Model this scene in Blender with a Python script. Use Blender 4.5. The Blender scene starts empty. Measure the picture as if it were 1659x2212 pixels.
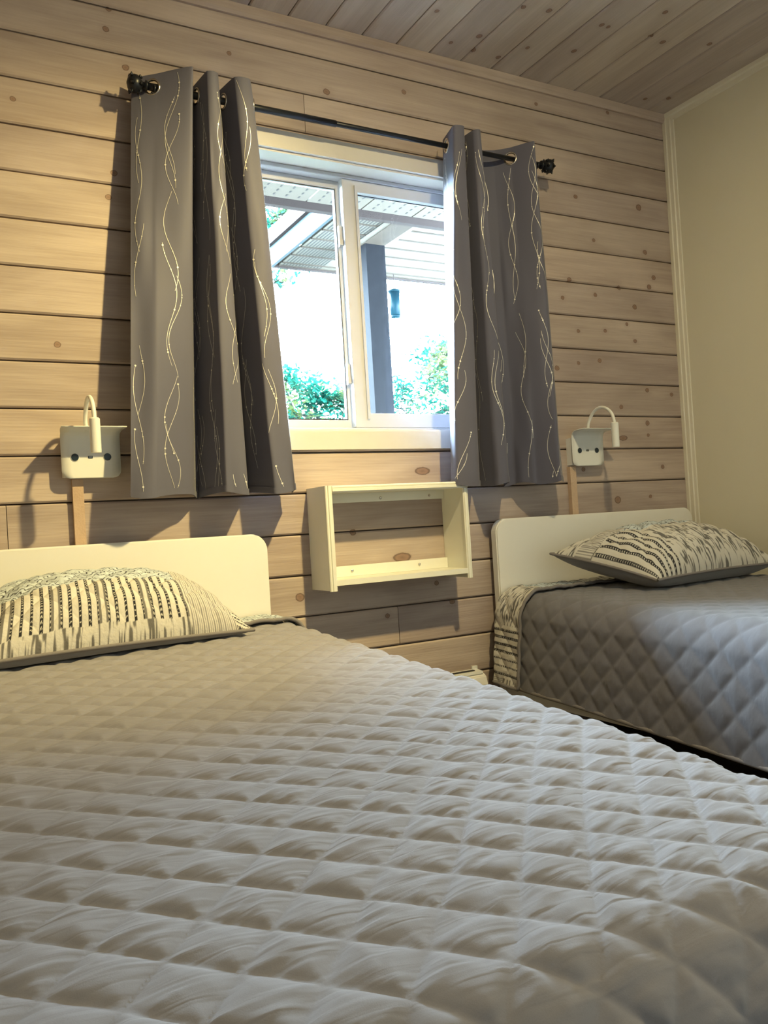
import bpy, bmesh, math, random
import numpy as np
from mathutils import Vector, Matrix

scene = bpy.context.scene
C = scene.collection
rnd = random.Random(7)
rng = np.random.default_rng(7)

# ------------------------------------------------------------------ camera
YAW, PITCH, ROLL = 0.505608296924847, 0.01422432068263749, -0.06040654561340952
CAM = Vector((-2.8050977513, -2.4299743504, 0.80840977))
fwd = Vector((math.sin(YAW) * math.cos(PITCH), math.cos(YAW) * math.cos(PITCH), math.sin(PITCH)))
rgt = Vector((math.cos(YAW), -math.sin(YAW), 0))
upv = rgt.cross(fwd)
cr, sr = math.cos(ROLL), math.sin(ROLL)
rgt, upv = cr * rgt + sr * upv, -sr * rgt + cr * upv
cam_data = bpy.data.cameras.new('camera')
cam = bpy.data.objects.new('camera', cam_data)
C.objects.link(cam)
cam.matrix_world = Matrix(((rgt.x, upv.x, -fwd.x, CAM.x), (rgt.y, upv.y, -fwd.y, CAM.y), (rgt.z, upv.z, -fwd.z, CAM.z), (0, 0, 0, 1)))
cam_data.sensor_fit = 'HORIZONTAL'
cam_data.sensor_width = 36.0
cam_data.lens = 36.0 * 1795.517 / 1659.0
cam_data.clip_start = 0.02
scene.camera = cam

# ------------------------------------------------------------------ sky
world = bpy.data.worlds.new('sky')
scene.world = world
world.use_nodes = True
wn = world.node_tree
bg = wn.nodes['Background']
bg.inputs['Color'].default_value = (0.64, 0.83, 1.0, 1)
SKY = 205.0
bg.inputs['Strength'].default_value = SKY

# ------------------------------------------------------------------ lamps
def add_light(name, kind, loc, energy, color, **kw):
    d = bpy.data.lights.new(name, kind)
    d.energy = energy
    d.color = color
    for k, v in kw.items():
        if k != 'aim' and k != 'portal': setattr(d, k, v)
    o = bpy.data.objects.new(name, d)
    C.objects.link(o)
    o.location = loc
    if 'aim' in kw:
        o.rotation_euler = (Vector(kw['aim']) - Vector(loc)).to_track_quat('-Z', 'Y').to_euler()
    return o
WARM = (1.0, 0.81, 0.42)
add_light('ceiling_lamp', 'AREA', (-1.46, -1.45, 2.40), 23.0, WARM, shape='DISK', size=0.07, aim=(-1.55, -1.10, 0.9))
add_light('ceiling_spot', 'SPOT', (-1.46, -1.45, 2.40), 205.0, (1.0, 0.77, 0.30), spot_size=math.radians(78), spot_blend=1.0, shadow_soft_size=0.035, aim=(-2.40, -0.02, 0.85))
p = add_light('window_daylight', 'AREA', (-1.48, 0.17, 1.56), 1.0, (1, 1, 1), shape='RECTANGLE', size=1.0, size_y=0.92, aim=(-1.48, -1, 1.56))
p.data.cycles.is_portal = True

scene.view_settings.view_transform = 'Standard'
scene.view_settings.look = 'None'
scene.view_settings.gamma = 1.0
scene.view_settings.use_curve_mapping = False
scene.view_settings.exposure = 0.18
scene.cycles.use_denoising = True
scene.cycles.max_bounces = 10
scene.cycles.diffuse_bounces = 6
scene.cycles.transparent_max_bounces = 16
scene.cycles.sample_clamp_indirect = 20.0

# ------------------------------------------------------------------ material helpers
def new_mat(name):
    m = bpy.data.materials.new(name)
    m.use_nodes = True
    nt = m.node_tree
    return m, nt, nt.nodes['Principled BSDF']

def N(nt, t, **kw):
    n = nt.nodes.new(t)
    for k, v in kw.items():
        if k in n.inputs.keys() if isinstance(k, str) else False: n.inputs[k].default_value = v
        else: setattr(n, k, v)
    return n

def L(nt, a, b): nt.links.new(a, b)

def math_n(nt, op, a, b=None, c=None):
    n = nt.nodes.new('ShaderNodeMath'); n.operation = op
    for i, v in enumerate((a, b, c)):
        if v is None: continue
        if isinstance(v, (int, float)): n.inputs[i].default_value = v
        else: nt.links.new(v, n.inputs[i])
    return n.outputs[0]

def mixcol(nt, fac, a, b, mode='MIX'):
    n = nt.nodes.new('ShaderNodeMix'); n.data_type = 'RGBA'; n.blend_type = mode
    for sock, v in ((n.inputs[0], fac), (n.inputs[6], a), (n.inputs[7], b)):
        if isinstance(v, (int, float)): sock.default_value = v
        elif isinstance(v, tuple): sock.default_value = (*v[:3], 1)
        else: nt.links.new(v, sock)
    return n.outputs[2]

def ramp(nt, fac, stops):
    n = nt.nodes.new('ShaderNodeValToRGB')
    el = n.color_ramp.elements
    while len(el) < len(stops): el.new(0.5)
    for e, (p_, c) in zip(el, stops):
        e.position = p_; e.color = (*c, 1) if isinstance(c, tuple) else (c, c, c, 1)
    nt.links.new(fac, n.inputs[0])
    return n.outputs[0]

def noise(nt, vec, scale, detail=3, rough=0.5, dist=0.0):
    n = nt.nodes.new('ShaderNodeTexNoise')
    n.inputs['Scale'].default_value = scale; n.inputs['Detail'].default_value = detail
    n.inputs['Roughness'].default_value = rough; n.inputs['Distortion'].default_value = dist
    nt.links.new(vec, n.inputs['Vector'])
    return n.outputs[0]

def scaled(nt, vec, s):
    n = nt.nodes.new('ShaderNodeMapping'); n.inputs['Scale'].default_value = s
    nt.links.new(vec, n.inputs['Vector']); return n.outputs[0]

def bump(nt, bsdf, h, dist, strength=1.0):
    b = nt.nodes.new('ShaderNodeBump'); b.inputs['Distance'].default_value = dist; b.inputs['Strength'].default_value = strength
    nt.links.new(h, b.inputs['Height']); nt.links.new(b.outputs[0], bsdf.inputs['Normal'])

def plain(name, col, rough=0.5, metal=0.0, fine=0.06, scale=40.0, bmp=0.0, spec=0.5):
    m, nt, b = new_mat(name)
    tc = nt.nodes.new('ShaderNodeTexCoord')
    f = noise(nt, tc.outputs['Object'], scale, 3)
    c = mixcol(nt, f, tuple(x * (1 - fine) for x in col), tuple(min(1, x * (1 + fine)) for x in col))
    L(nt, c, b.inputs['Base Color'])
    b.inputs['Roughness'].default_value = rough; b.inputs['Metallic'].default_value = metal
    b.inputs['Specular IOR Level'].default_value = spec
    if bmp: bump(nt, b, f, bmp)
    return m

KNOTS = [(-2.28,2.284),(-2.27,2.345),(-2.23,2.182),(-2.54,2.029),(-2.28,1.864),(-2.3,1.791),(-1.91,2.296),(-2.03,2.131),(-1.58,2.241),(-1.28,2.301),(-0.69,2.373),(-0.32,2.409),(-0.52,2.04),(-0.18,2.042),(-0.44,1.878),(-0.16,1.859),(-0.58,1.708),(-0.15,1.716),(-0.32,1.698),(-0.45,1.659),(-0.24,1.627),(-0.29,1.554),(-0.12,1.757),(-0.62,1.635),(-0.55,1.51),(-0.41,1.519),(-0.25,1.487),(-0.67,1.361),(-0.56,1.385),(-0.45,1.399),(-0.2,1.288),(-0.06,1.274),(-0.35,1.217),(-0.21,1.153),(-0.21,1.104),(-0.35,1.093),(-1.3,0.982),(-1.27,0.593),(-1.47,0.502),(-1.78,0.593),(-2.46,1.358),(-1.4,0.692),(-1.21,0.524),(-0.4,0.847),(-0.22,0.855),(-0.14,0.974),(-0.57,0.972),(-1.58,0.787),(-0.75,1.524)]
BIGK = {(-0.35,1.093): 1.9, (-1.3,0.982): 1.9, (-1.4,0.692): 2.6, (-1.58,2.241): 1.5, (-0.18,2.042): 1.3, (-0.21,1.153): 1.4, (-0.4,0.847): 1.6, (-1.78,0.593): 1.5, (-0.16,1.859): 1.3}
CKN = [(-1.28,-.23),(-1.07,-.17),(-1.14,-.10),(-1.03,-.36),(-.94,-.38),(-.87,-.18),(-.72,-.39),(-.69,-.39),(-.93,-.09),(-1.04,-.09),(-.51,-.41),(-.44,-.40),(-.1,-.12),(-.7,-.23),(-.27,-.46),(-.57,-.53),(-.19,-.08)]

def wood(name, axis, knots, light=(0.50, 0.425, 0.38), dark=(0.34, 0.275, 0.245)):
    """whitewashed pine; axis = long direction of the board (0 x, 1 y); knots in the board plane"""
    m, nt, b = new_mat(name)
    geo = nt.nodes.new('ShaderNodeNewGeometry')
    oi = nt.nodes.new('ShaderNodeObjectInfo')
    pos = geo.outputs['Position']
    # per-board offset
    off = nt.nodes.new('ShaderNodeVectorMath'); off.operation = 'SCALE'
    off.inputs[0].default_value = (17, 31, 23); L(nt, oi.outputs['Random'], off.inputs['Scale'])
    add = nt.nodes.new('ShaderNodeVectorMath'); add.operation = 'ADD'
    L(nt, pos, add.inputs[0]); L(nt, off.outputs[0], add.inputs[1])
    v = add.outputs[0]
    s = (1.6, 34, 34) if axis == 0 else (34, 1.6, 34)
    s2 = (6, 170, 170) if axis == 0 else (170, 6, 170)
    s3 = (1.5, 7, 7) if axis == 0 else (7, 1.5, 7)
    g1 = noise(nt, scaled(nt, v, s), 1.0, 4, 0.6, 0.6)
    g2 = noise(nt, scaled(nt, v, s2), 1.0, 2, 0.6)
    g3 = noise(nt, scaled(nt, v, s3), 1.0, 3, 0.5, 0.8)
    mixf = math_n(nt, 'ADD', math_n(nt, 'MULTIPLY', g1, 0.30), math_n(nt, 'ADD', math_n(nt, 'MULTIPLY', g2, 0.15), math_n(nt, 'MULTIPLY', g3, 0.55)))
    f = ramp(nt, mixf, [(0.38, 0.0), (0.62, 1.0)])
    col = mixcol(nt, f, dark, light)
    tint = ramp(nt, oi.outputs['Random'], [(0.0, (0.90, 0.88, 0.90)), (0.5, (1.0, 0.985, 0.96)), (1.0, (1.07, 1.04, 1.0))])
    col = mixcol(nt, 1.0, col, tint, 'MULTIPLY')
    # knots at their places
    sep = nt.nodes.new('ShaderNodeSeparateXYZ'); L(nt, pos, sep.inputs[0])
    comb = nt.nodes.new('ShaderNodeCombineXYZ')
    L(nt, sep.outputs[0], comb.inputs[0]); L(nt, sep.outputs[2 if axis == 0 else 1], comb.inputs[1])
    wob = nt.nodes.new('ShaderNodeTexNoise'); wob.inputs['Scale'].default_value = 60; L(nt, comb.outputs[0], wob.inputs['Vector'])
    wv = nt.nodes.new('ShaderNodeVectorMath'); wv.operation = 'MULTIPLY_ADD'
    L(nt, wob.outputs['Color'], wv.inputs[0]); wv.inputs[1].default_value = (0.006, 0.006, 0); L(nt, comb.outputs[0], wv.inputs[2])
    best = None
    for k in knots:
        r = (0.0068 + 0.0035 * rnd.random()) * BIGK.get(k, 1.0)
        ax, ay = (r * 1.15, r) if axis == 0 else (r, r * 1.15)
        if BIGK.get(k, 1) > 1.8: ax *= 1.5; ay *= 0.75
        vm = nt.nodes.new('ShaderNodeVectorMath'); vm.operation = 'SUBTRACT'
        L(nt, wv.outputs[0], vm.inputs[0]); vm.inputs[1].default_value = (k[0] + .003, k[1] + .003, 0)
        vs = nt.nodes.new('ShaderNodeVectorMath'); vs.operation = 'MULTIPLY'
        L(nt, vm.outputs[0], vs.inputs[0]); vs.inputs[1].default_value = (1 / ax, 1 / ay, 0)
        ln = nt.nodes.new('ShaderNodeVectorMath'); ln.operation = 'LENGTH'; L(nt, vs.outputs[0], ln.inputs[0])
        best = ln.outputs['Value'] if best is None else math_n(nt, 'MINIMUM', best, ln.outputs['Value'])
    if best is not None:
        kc = ramp(nt, math_n(nt, 'MULTIPLY', best, 0.2), [(0.0, (0.20, 0.13, 0.10)), (0.13, (0.27, 0.17, 0.125)), (0.185, (0.12, 0.08, 0.065)), (0.215, (0.36, 0.28, 0.24))])
        kf = ramp(nt, math_n(nt, 'MULTIPLY', best, 0.2), [(0.0, 0.95), (0.19, 0.92), (0.24, 0.35), (0.6, 0.0)])
        col = mixcol(nt, kf, col, kc)
    L(nt, col, b.inputs['Base Color'])
    b.inputs['Roughness'].default_value = 0.62
    b.inputs['Specular IOR Level'].default_value = 0.25
    bump(nt, b, g2, 0.0008)
    return m

M = {}
M['wall_wood'] = wood('whitewashed_pine', 0, KNOTS)
M['ceil_wood'] = wood('whitewashed_pine_ceiling', 1, CKN, (0.58, 0.52, 0.47), (0.43, 0.37, 0.325))
M['backing'] = plain('groove_shadow_board', (0.12, 0.09, 0.075), 0.9)
M['pine'] = wood('pine_strip', 1, [], (0.60, 0.45, 0.33), (0.5, 0.37, 0.27))
M['floor'] = wood('dark_floor_laminate', 1, [], (0.10, 0.075, 0.055), (0.05, 0.038, 0.03))
M['cream'] = plain('cream_wall_paint', (0.68, 0.645, 0.52), 0.75, fine=0.03, scale=6, bmp=0.0003)
M['low_bounce'] = plain('low_bounce_wall', (0.36, 0.30, 0.235), 0.75, fine=0.03, scale=6)  # unseen walls, colour darkened to cut light bounced into the shadows
M['trim'] = plain('cream_trim_paint', (0.74, 0.71, 0.60), 0.45, fine=0.02)
M['casing'] = plain('cream_casing_paint', (0.64, 0.61, 0.55), 0.5, fine=0.03)
M['lacquer'] = plain('white_lacquer', (0.80, 0.79, 0.74), 0.35, fine=0.01)
M['shelfwhite'] = plain('shelf_white_paint', (0.78, 0.78, 0.70), 0.4, fine=0.015)
M['vinyl'] = plain('white_window_vinyl', (0.56, 0.56, 0.56), 0.35, fine=0.02)
M['gasket'] = plain('black_gasket', (0.02, 0.02, 0.025), 0.5)
M['rod'] = plain('black_metal', (0.012, 0.014, 0.02), 0.35, 0.3)
M['silver'] = plain('silver_metal', (0.62, 0.58, 0.52), 0.25, 1.0)
M['lampwhite'] = plain('white_plastic', (0.76, 0.77, 0.74), 0.4, fine=0.01)
M['socket'] = plain('dark_socket', (0.008, 0.02, 0.035), 0.3)
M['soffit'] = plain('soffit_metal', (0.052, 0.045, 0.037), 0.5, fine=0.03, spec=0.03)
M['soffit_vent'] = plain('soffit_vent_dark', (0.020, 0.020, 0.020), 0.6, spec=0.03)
M['fascia'] = plain('fascia_metal', (0.012, 0.018, 0.021), 0.5, fine=0.25, scale=14, spec=0.03)
M['brown'] = plain('brown_trim', (0.016, 0.012, 0.011), 0.7, spec=0.03)
M['post'] = plain('post_timber', (0.0032, 0.0033, 0.0040), 0.8, fine=0.5, scale=40, spec=0.03)
M['beam'] = plain('beam_timber', (0.024, 0.019, 0.015), 0.8, fine=0.3, scale=20, spec=0.03)
M['feeder'] = plain('teal_feeder', (0.0012, 0.0072, 0.0100), 0.4, spec=0.03)
M['bark'] = plain('bark', (0.008, 0.010, 0.008), 0.9, fine=0.4, spec=0.03)
M['ground'] = plain('grass_ground', (0.012, 0.016, 0.010), 0.95, fine=0.4, scale=3, spec=0.03)
M['siding'] = plain('outer_siding', (0.15, 0.12, 0.10), 0.8)
M['mattress'] = plain('white_ticking', (0.6, 0.6, 0.58), 0.9)
M['rail'] = plain('bed_rail', (0.62, 0.61, 0.58), 0.5)
M['binding'] = plain('grey_binding', (0.20, 0.185, 0.185), 0.85, fine=0.1, scale=200)

def leaf_mat():
    m, nt, b = new_mat('leaf')
    geo = nt.nodes.new('ShaderNodeNewGeometry')
    c = ramp(nt, noise(nt, geo.outputs['Position'], 3.5, 2), [(0.38, (0.0018, 0.019, 0.013)), (0.52, (0.006, 0.030, 0.019)), (0.62, (0.024, 0.032, 0.011))])
    tr = nt.nodes.new('ShaderNodeBsdfTranslucent'); df = nt.nodes.new('ShaderNodeBsdfDiffuse')
    L(nt, c, tr.inputs[0]); L(nt, c, df.inputs[0])
    mx = nt.nodes.new('ShaderNodeMixShader'); mx.inputs[0].default_value = 0.5
    L(nt, df.outputs[0], mx.inputs[1]); L(nt, tr.outputs[0], mx.inputs[2])
    L(nt, mx.outputs[0], nt.nodes['Material Output'].inputs[0])
    return m
M['leaf'] = leaf_mat()

def glass_mat():
    m, nt, b = new_mat('window_glass')
    tr = nt.nodes.new('ShaderNodeBsdfTransparent'); tr.inputs[0].default_value = (0.95, 0.98, 0.98, 1)
    gl = nt.nodes.new('ShaderNodeBsdfGlossy'); gl.inputs['Roughness'].default_value = 0.02
    fr = nt.nodes.new('ShaderNodeFresnel'); fr.inputs[0].default_value = 1.25
    mx = nt.nodes.new('ShaderNodeMixShader')
    L(nt, fr.outputs[0], mx.inputs[0]); L(nt, tr.outputs[0], mx.inputs[1]); L(nt, gl.outputs[0], mx.inputs[2])
    L(nt, mx.outputs[0], nt.nodes['Material Output'].inputs[0])
    return m
M['glass'] = glass_mat()

def fabric(name, col, sheen=0.2, weave=900.0):
    m, nt, b = new_mat(name)
    tc = nt.nodes.new('ShaderNodeTexCoord')
    v = tc.outputs['Object']
    f = noise(nt, v, weave, 2)
    big = noise(nt, v, 5, 2)
    c = mixcol(nt, math_n(nt, 'ADD', math_n(nt, 'MULTIPLY', f, 0.5), math_n(nt, 'MULTIPLY', big, 0.5)), tuple(x * 0.85 for x in col), tuple(x * 1.15 for x in col))
    L(nt, c, b.inputs['Base Color'])
    b.inputs['Roughness'].default_value = 0.85
    b.inputs['Specular IOR Level'].default_value = 0.2
    b.inputs['Sheen Weight'].default_value = sheen
    b.inputs['Sheen Roughness'].default_value = 0.5
    return m, nt, b, v, f
m, nt, b, v, f = fabric('curtain_cloth', (0.106, 0.106, 0.148), 0.15)
M['curtain'] = m
b.inputs['Roughness'].default_value = 0.6
M['foil'] = plain('silver_foil', (0.80, 0.78, 0.72), 0.42, 0.35)
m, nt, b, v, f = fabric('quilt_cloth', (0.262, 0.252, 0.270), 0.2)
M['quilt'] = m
# fine creases pulled along the cloth between the stitch lines
mp = nt.nodes.new('ShaderNodeMapping'); mp.inputs['Rotation'].default_value = (0, 0, math.radians(-22)); mp.inputs['Scale'].default_value = (9, 75, 40)
L(nt, v, mp.inputs['Vector'])
cre = noise(nt, mp.outputs[0], 1.0, 1.5, 0.45, 0.5)
bump(nt, b, math_n(nt, 'ADD', cre, math_n(nt, 'MULTIPLY', f, 0.03)), 0.0026)
M['quilt_dimmed'] = m.copy(); M['quilt_dimmed'].name = 'quilt_cloth_dimmed'  # same cloth, colour darkened to offset strong window light on the right bed
for n_ in M['quilt_dimmed'].node_tree.nodes:
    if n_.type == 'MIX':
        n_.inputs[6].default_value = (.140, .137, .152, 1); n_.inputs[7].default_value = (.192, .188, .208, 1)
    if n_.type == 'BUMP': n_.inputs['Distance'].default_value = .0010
m, nt, b, v, f = fabric('sham_back', (0.20, 0.195, 0.20), 0.2)
M['sham_back'] = m

def print_mat():
    m, nt, b = new_mat('printed_cotton')
    a = nt.nodes.new('ShaderNodeVertexColor'); a.layer_name = 'print'
    L(nt, a.outputs[0], b.inputs['Base Color'])
    b.inputs['Roughness'].default_value = 0.85; b.inputs['Specular IOR Level'].default_value = 0.2
    tc = nt.nodes.new('ShaderNodeTexCoord')
    bump(nt, b, noise(nt, tc.outputs['Object'], 90, 3), 0.002)
    return m
M['print'] = print_mat()

# ------------------------------------------------------------------ object helpers
def empty(name, loc=(0, 0, 0)):
    o = bpy.data.objects.new(name, None); C.objects.link(o); o.location = loc
    o.empty_display_size = 0.1
    return o

def tag(o, label=None, cat=None, group=None, kind=None):
    if label: o['label'] = label
    if cat: o['category'] = cat
    if group: o['group'] = group
    if kind: o['kind'] = kind
    return o

def link(name, me, mat, parent=None):
    o = bpy.data.objects.new(name, me); C.objects.link(o)
    if mat is not None and not me.materials: me.materials.append(M[mat] if isinstance(mat, str) else mat)
    if parent is not None:
        o.parent = parent
        o.matrix_parent_inverse = Matrix.Translation(-parent.location)   # mesh coordinates are world coordinates
    return o

def obj(name, bm, mat, parent=None, smooth=False, bevel=0.0, seg=2):
    if bevel:
        es = [e for e in bm.edges if len(e.link_faces) == 2 and e.calc_face_angle(0) > 0.5]
        bmesh.ops.bevel(bm, geom=es, offset=bevel, segments=seg, affect='EDGES', clamp_overlap=True)
    me = bpy.data.meshes.new(name)
    bm.normal_update()
    bm.to_mesh(me); bm.free()
    if smooth: me.polygons.foreach_set('use_smooth', [True] * len(me.polygons))
    return link(name, me, mat, parent)

def box(x0, x1, y0, y1, z0, z1, bm=None):
    bm = bm or bmesh.new()
    vs = [bm.verts.new((x, y, z)) for z in (z0, z1) for y in (y0, y1) for x in (x0, x1)]
    for f in ((0, 2, 3, 1), (4, 5, 7, 6), (0, 1, 5, 4), (2, 6, 7, 3), (0, 4, 6, 2), (1, 3, 7, 5)):
        bm.faces.new([vs[i] for i in f])
    return bm

def bx(name, x0, x1, y0, y1, z0, z1, mat, parent=None, bevel=0.0, seg=2):
    return obj(name, box(x0, x1, y0, y1, z0, z1), mat, parent, bevel=bevel, seg=seg)

def prism(pts, axis, a0, a1, bm=None):
    """extrude a closed 2-D outline along an axis"""
    bm = bm or bmesh.new()
    def P(p, a):
        if axis == 0: return (a, p[0], p[1])
        if axis == 1: return (p[0], a, p[1])
        return (p[0], p[1], a)
    A = [bm.verts.new(P(p, a0)) for p in pts]; B = [bm.verts.new(P(p, a1)) for p in pts]
    bm.faces.new(A); bm.faces.new(B[::-1])
    n = len(pts)
    for i in range(n): bm.faces.new((A[i], B[i], B[(i + 1) % n], A[(i + 1) % n]))
    bmesh.ops.recalc_face_normals(bm, faces=bm.faces)
    return bm

def tube(path, r, n=10, bm=None, caps=True):
    bm = bm or bmesh.new()
    path = [Vector(p) for p in path]
    rs = r if isinstance(r, (list, tuple)) else [r] * len(path)
    prev = None; rings = []
    for i, p_ in enumerate(path):
        t = (path[min(i + 1, len(path) - 1)] - path[max(i - 1, 0)]).normalized()
        if prev is None:
            a = t.orthogonal().normalized()
        else:
            a = (prev - t * prev.dot(t)).normalized()
        prev = a; b_ = t.cross(a)
        rings.append([bm.verts.new(p_ + rs[i] * (math.cos(2 * math.pi * k / n) * a + math.sin(2 * math.pi * k / n) * b_)) for k in range(n)])
    for i in range(len(rings) - 1):
        for k in range(n):
            bm.faces.new((rings[i][k], rings[i][(k + 1) % n], rings[i + 1][(k + 1) % n], rings[i + 1][k]))
    if caps:
        bm.faces.new(rings[0][::-1]); bm.faces.new(rings[-1])
    bmesh.ops.recalc_face_normals(bm, faces=bm.faces)
    return bm

def crom(pts, n, ten=1.0):
    P = [np.array(p, float) for p in pts]
    P = [2 * P[0] - P[1]] + P + [2 * P[-1] - P[-2]]
    out = []
    for i in range(1, len(P) - 2):
        for k in range(n):
            t = k / n
            m0 = .5 * ten * (P[i+1] - P[i-1]); m1 = .5 * ten * (P[i+2] - P[i])
            out.append((2*t**3 - 3*t*t + 1) * P[i] + (t**3 - 2*t*t + t) * m0 + (-2*t**3 + 3*t*t) * P[i+1] + (t**3 - t*t) * m1)
    out.append(P[-2])
    return np.array(out)

def grid_mesh(name, P, mat, parent=None, keep=None, colors=None, flip=False):
    """P: (n, m, 3) array"""
    n, m_ = P.shape[:2]
    me = bpy.data.meshes.new(name)
    idx = np.arange(n * m_).reshape(n, m_)
    q = np.stack([idx[:-1, :-1], idx[1:, :-1], idx[1:, 1:], idx[:-1, 1:]], -1).reshape(-1, 4)
    if flip: q = q[:, ::-1]
    if keep is not None: q = q[keep.reshape(-1)]
    me.vertices.add(n * m_); me.vertices.foreach_set('co', P.reshape(-1).astype(np.float32))
    me.loops.add(q.size); me.loops.foreach_set('vertex_index', q.reshape(-1).astype(np.int32))
    me.polygons.add(len(q)); me.polygons.foreach_set('loop_start', (np.arange(len(q)) * 4).astype(np.int32))
    me.polygons.foreach_set('loop_total', np.full(len(q), 4, np.int32))
    me.polygons.foreach_set('use_smooth', np.ones(len(q), bool))
    if colors is not None:
        at = me.color_attributes.new('print', 'FLOAT_COLOR', 'POINT')
        cc = np.concatenate([colors.reshape(-1, 3), np.ones((n * m_, 1))], 1)
        at.data.foreach_set('color', cc.reshape(-1).astype(np.float32))
    me.update(calc_edges=True); me.validate()
    return link(name, me, mat, parent)

def vnoise(x, y, seed):
    r = np.random.default_rng(seed); T = r.random((64, 64))
    xi = np.floor(x).astype(int); yi = np.floor(y).astype(int); fx = x - xi; fy = y - yi
    fx = fx * fx * (3 - 2 * fx); fy = fy * fy * (3 - 2 * fy)
    g = lambda a, b_: T[a % 64, b_ % 64]
    return (g(xi, yi) * (1 - fx) + g(xi + 1, yi) * fx) * (1 - fy) + (g(xi, yi + 1) * (1 - fx) + g(xi + 1, yi + 1) * fx) * fy

# ------------------------------------------------------------------ room
WXL, WYB, HC = -3.20, -3.05, 2.452       # left wall x, rear wall y, ceiling height
OX0, OX1, OZ0, OZ1 = -1.98, -0.98, 1.117, 2.017   # window opening
PZ = 0.13                                 # board pitch

# window wall: solid shell with the opening, boards laid on it
wall = empty('wall_back'); tag(wall, kind='structure')
for n_, a in enumerate(((WXL - .1, OX0, 0, HC + .1), (OX1, 0.1, 0, HC + .1), (OX0, OX1, 0, OZ0), (OX0, OX1, OZ1, HC + .1))):
    bx('wall_core', a[0], a[1], 0.016, 0.150, a[2] - (0.0), a[3], 'backing', wall)
def board_profile(z0, z1, t=0.015, g=0.0022, c=0.0045):
    return [(0.0155, z0 + g), (0.004, z0 + g), (0.0, z0 + g + c), (0.0, z1 - g - c), (0.004, z1 - g), (0.0155, z1 - g)]
JOINTS = {2.22 - 0.13 * 1: [-1.665], 2.22 - .13 * 11: [-2.611], 2.22 - .13 * 14: [-1.429], 2.22 - .13 * 17: [-0.6]}
for k in range(-2, 17):
    z1 = 2.22 - PZ * k; z0 = z1 - PZ
    ztop = min(z1, HC - .001)
    js = [j for zz, v_ in JOINTS.items() for j in v_ if abs(zz - z0) < 0.01]
    spans = []
    if z1 > OZ0 + .001 and z0 < OZ1 - .001:
        spans = [(WXL, OX0), (OX1, -0.004)]
        # pieces above / below the opening inside the same row
        if z1 > OZ1: spans.append((OX0, OX1, OZ1, ztop))
        if z0 < OZ0: spans.append((OX0, OX1, z0, OZ0))
    else:
        spans = [(WXL, -0.004)]
    for sp in spans:
        a0, a1 = sp[0], sp[1]; b0, b1 = (sp[2], sp[3]) if len(sp) == 4 else (z0, ztop)
        cuts = [a0] + sorted(j for j in js if a0 < j < a1) + [a1]
        for c0, c1 in zip(cuts[:-1], cuts[1:]):
            if k == -2: b1 = HC - .001
            e0 = 0.0009 if c0 != a0 else 0; e1 = 0.0009 if c1 != a1 else 0
            dy = rnd.uniform(-0.0006, 0.0006)
            pr = [(y + (dy if y < .01 else 0), z) for y, z in board_profile(b0, b1)]
            obj('board', prism(pr, 0, c0 + e0, c1 - e1), 'wall_wood', wall)

# ceiling boards run away from the camera
ceil = empty('ceiling'); tag(ceil, kind='structure')
bx('ceiling_core', WXL - .1, 0.1, WYB - .1, 0.15, HC + .014, HC + .06, 'backing', ceil)
x = -0.107 + 0.1335
k = 0
while x > WXL:
    x1 = min(x, 0.0); x0 = max(x - 0.1335, WXL)
    g, c = 0.0018, 0.004
    pr = [(x0 + g, HC + .015), (x0 + g, HC + .004), (x0 + g + c, HC), (x1 - g - c, HC), (x1 - g, HC + .004), (x1 - g, HC + .015)]
    obj('board', prism(pr, 1, WYB, 0.014), 'ceil_wood', ceil)
    x -= 0.1335; k += 1
crown = obj('trim_1', prism([(-0.001, HC - .034), (-0.010, HC - .034), (-0.016, HC - .024), (-0.018, HC - .0005), (-0.001, HC - .0005)], 0, WXL, -0.012), 'wall_wood')
tag(crown, kind='structure')

wr = obj('wall_right', box(0.0, 0.10, WYB - .1, 0.15, 0, HC + .014), 'cream'); tag(wr, kind='structure')
wl = obj('wall_left', box(WXL - .1, WXL, WYB - .1, 0.015, 0, HC + .014), 'low_bounce'); tag(wl, kind='structure')
wf = obj('wall_front', box(WXL - .1, 0.1, WYB - .1, WYB, 0, HC + .014), 'low_bounce'); tag(wf, kind='structure')
fl = obj('floor', box(WXL - .1, 0.1, WYB - .1, 0.15, -0.05, 0.0), 'floor'); tag(fl, kind='structure')
# corner moulding and ceiling moulding of the right wall
pr = [(-0.0005, -0.0005), (-0.012, -0.0005), (-0.013, -0.016), (-0.010, -0.020), (-0.010, -0.036), (-0.006, -0.040), (-0.005, -0.052), (-0.0005, -0.054)]
t2 = obj('trim_2', prism(pr, 2, 0.0, HC - .012), 'trim'); tag(t2, kind='structure')
pr = [(-0.0005, HC - .0005), (-0.016, HC - .0005), (-0.014, HC - .014), (-0.008, HC - .020), (-0.007, HC - .034), (-0.0005, HC - .038)]
t3 = obj('trim_3', prism(pr, 1, WYB, -0.012), 'trim'); tag(t3, kind='structure')

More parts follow.
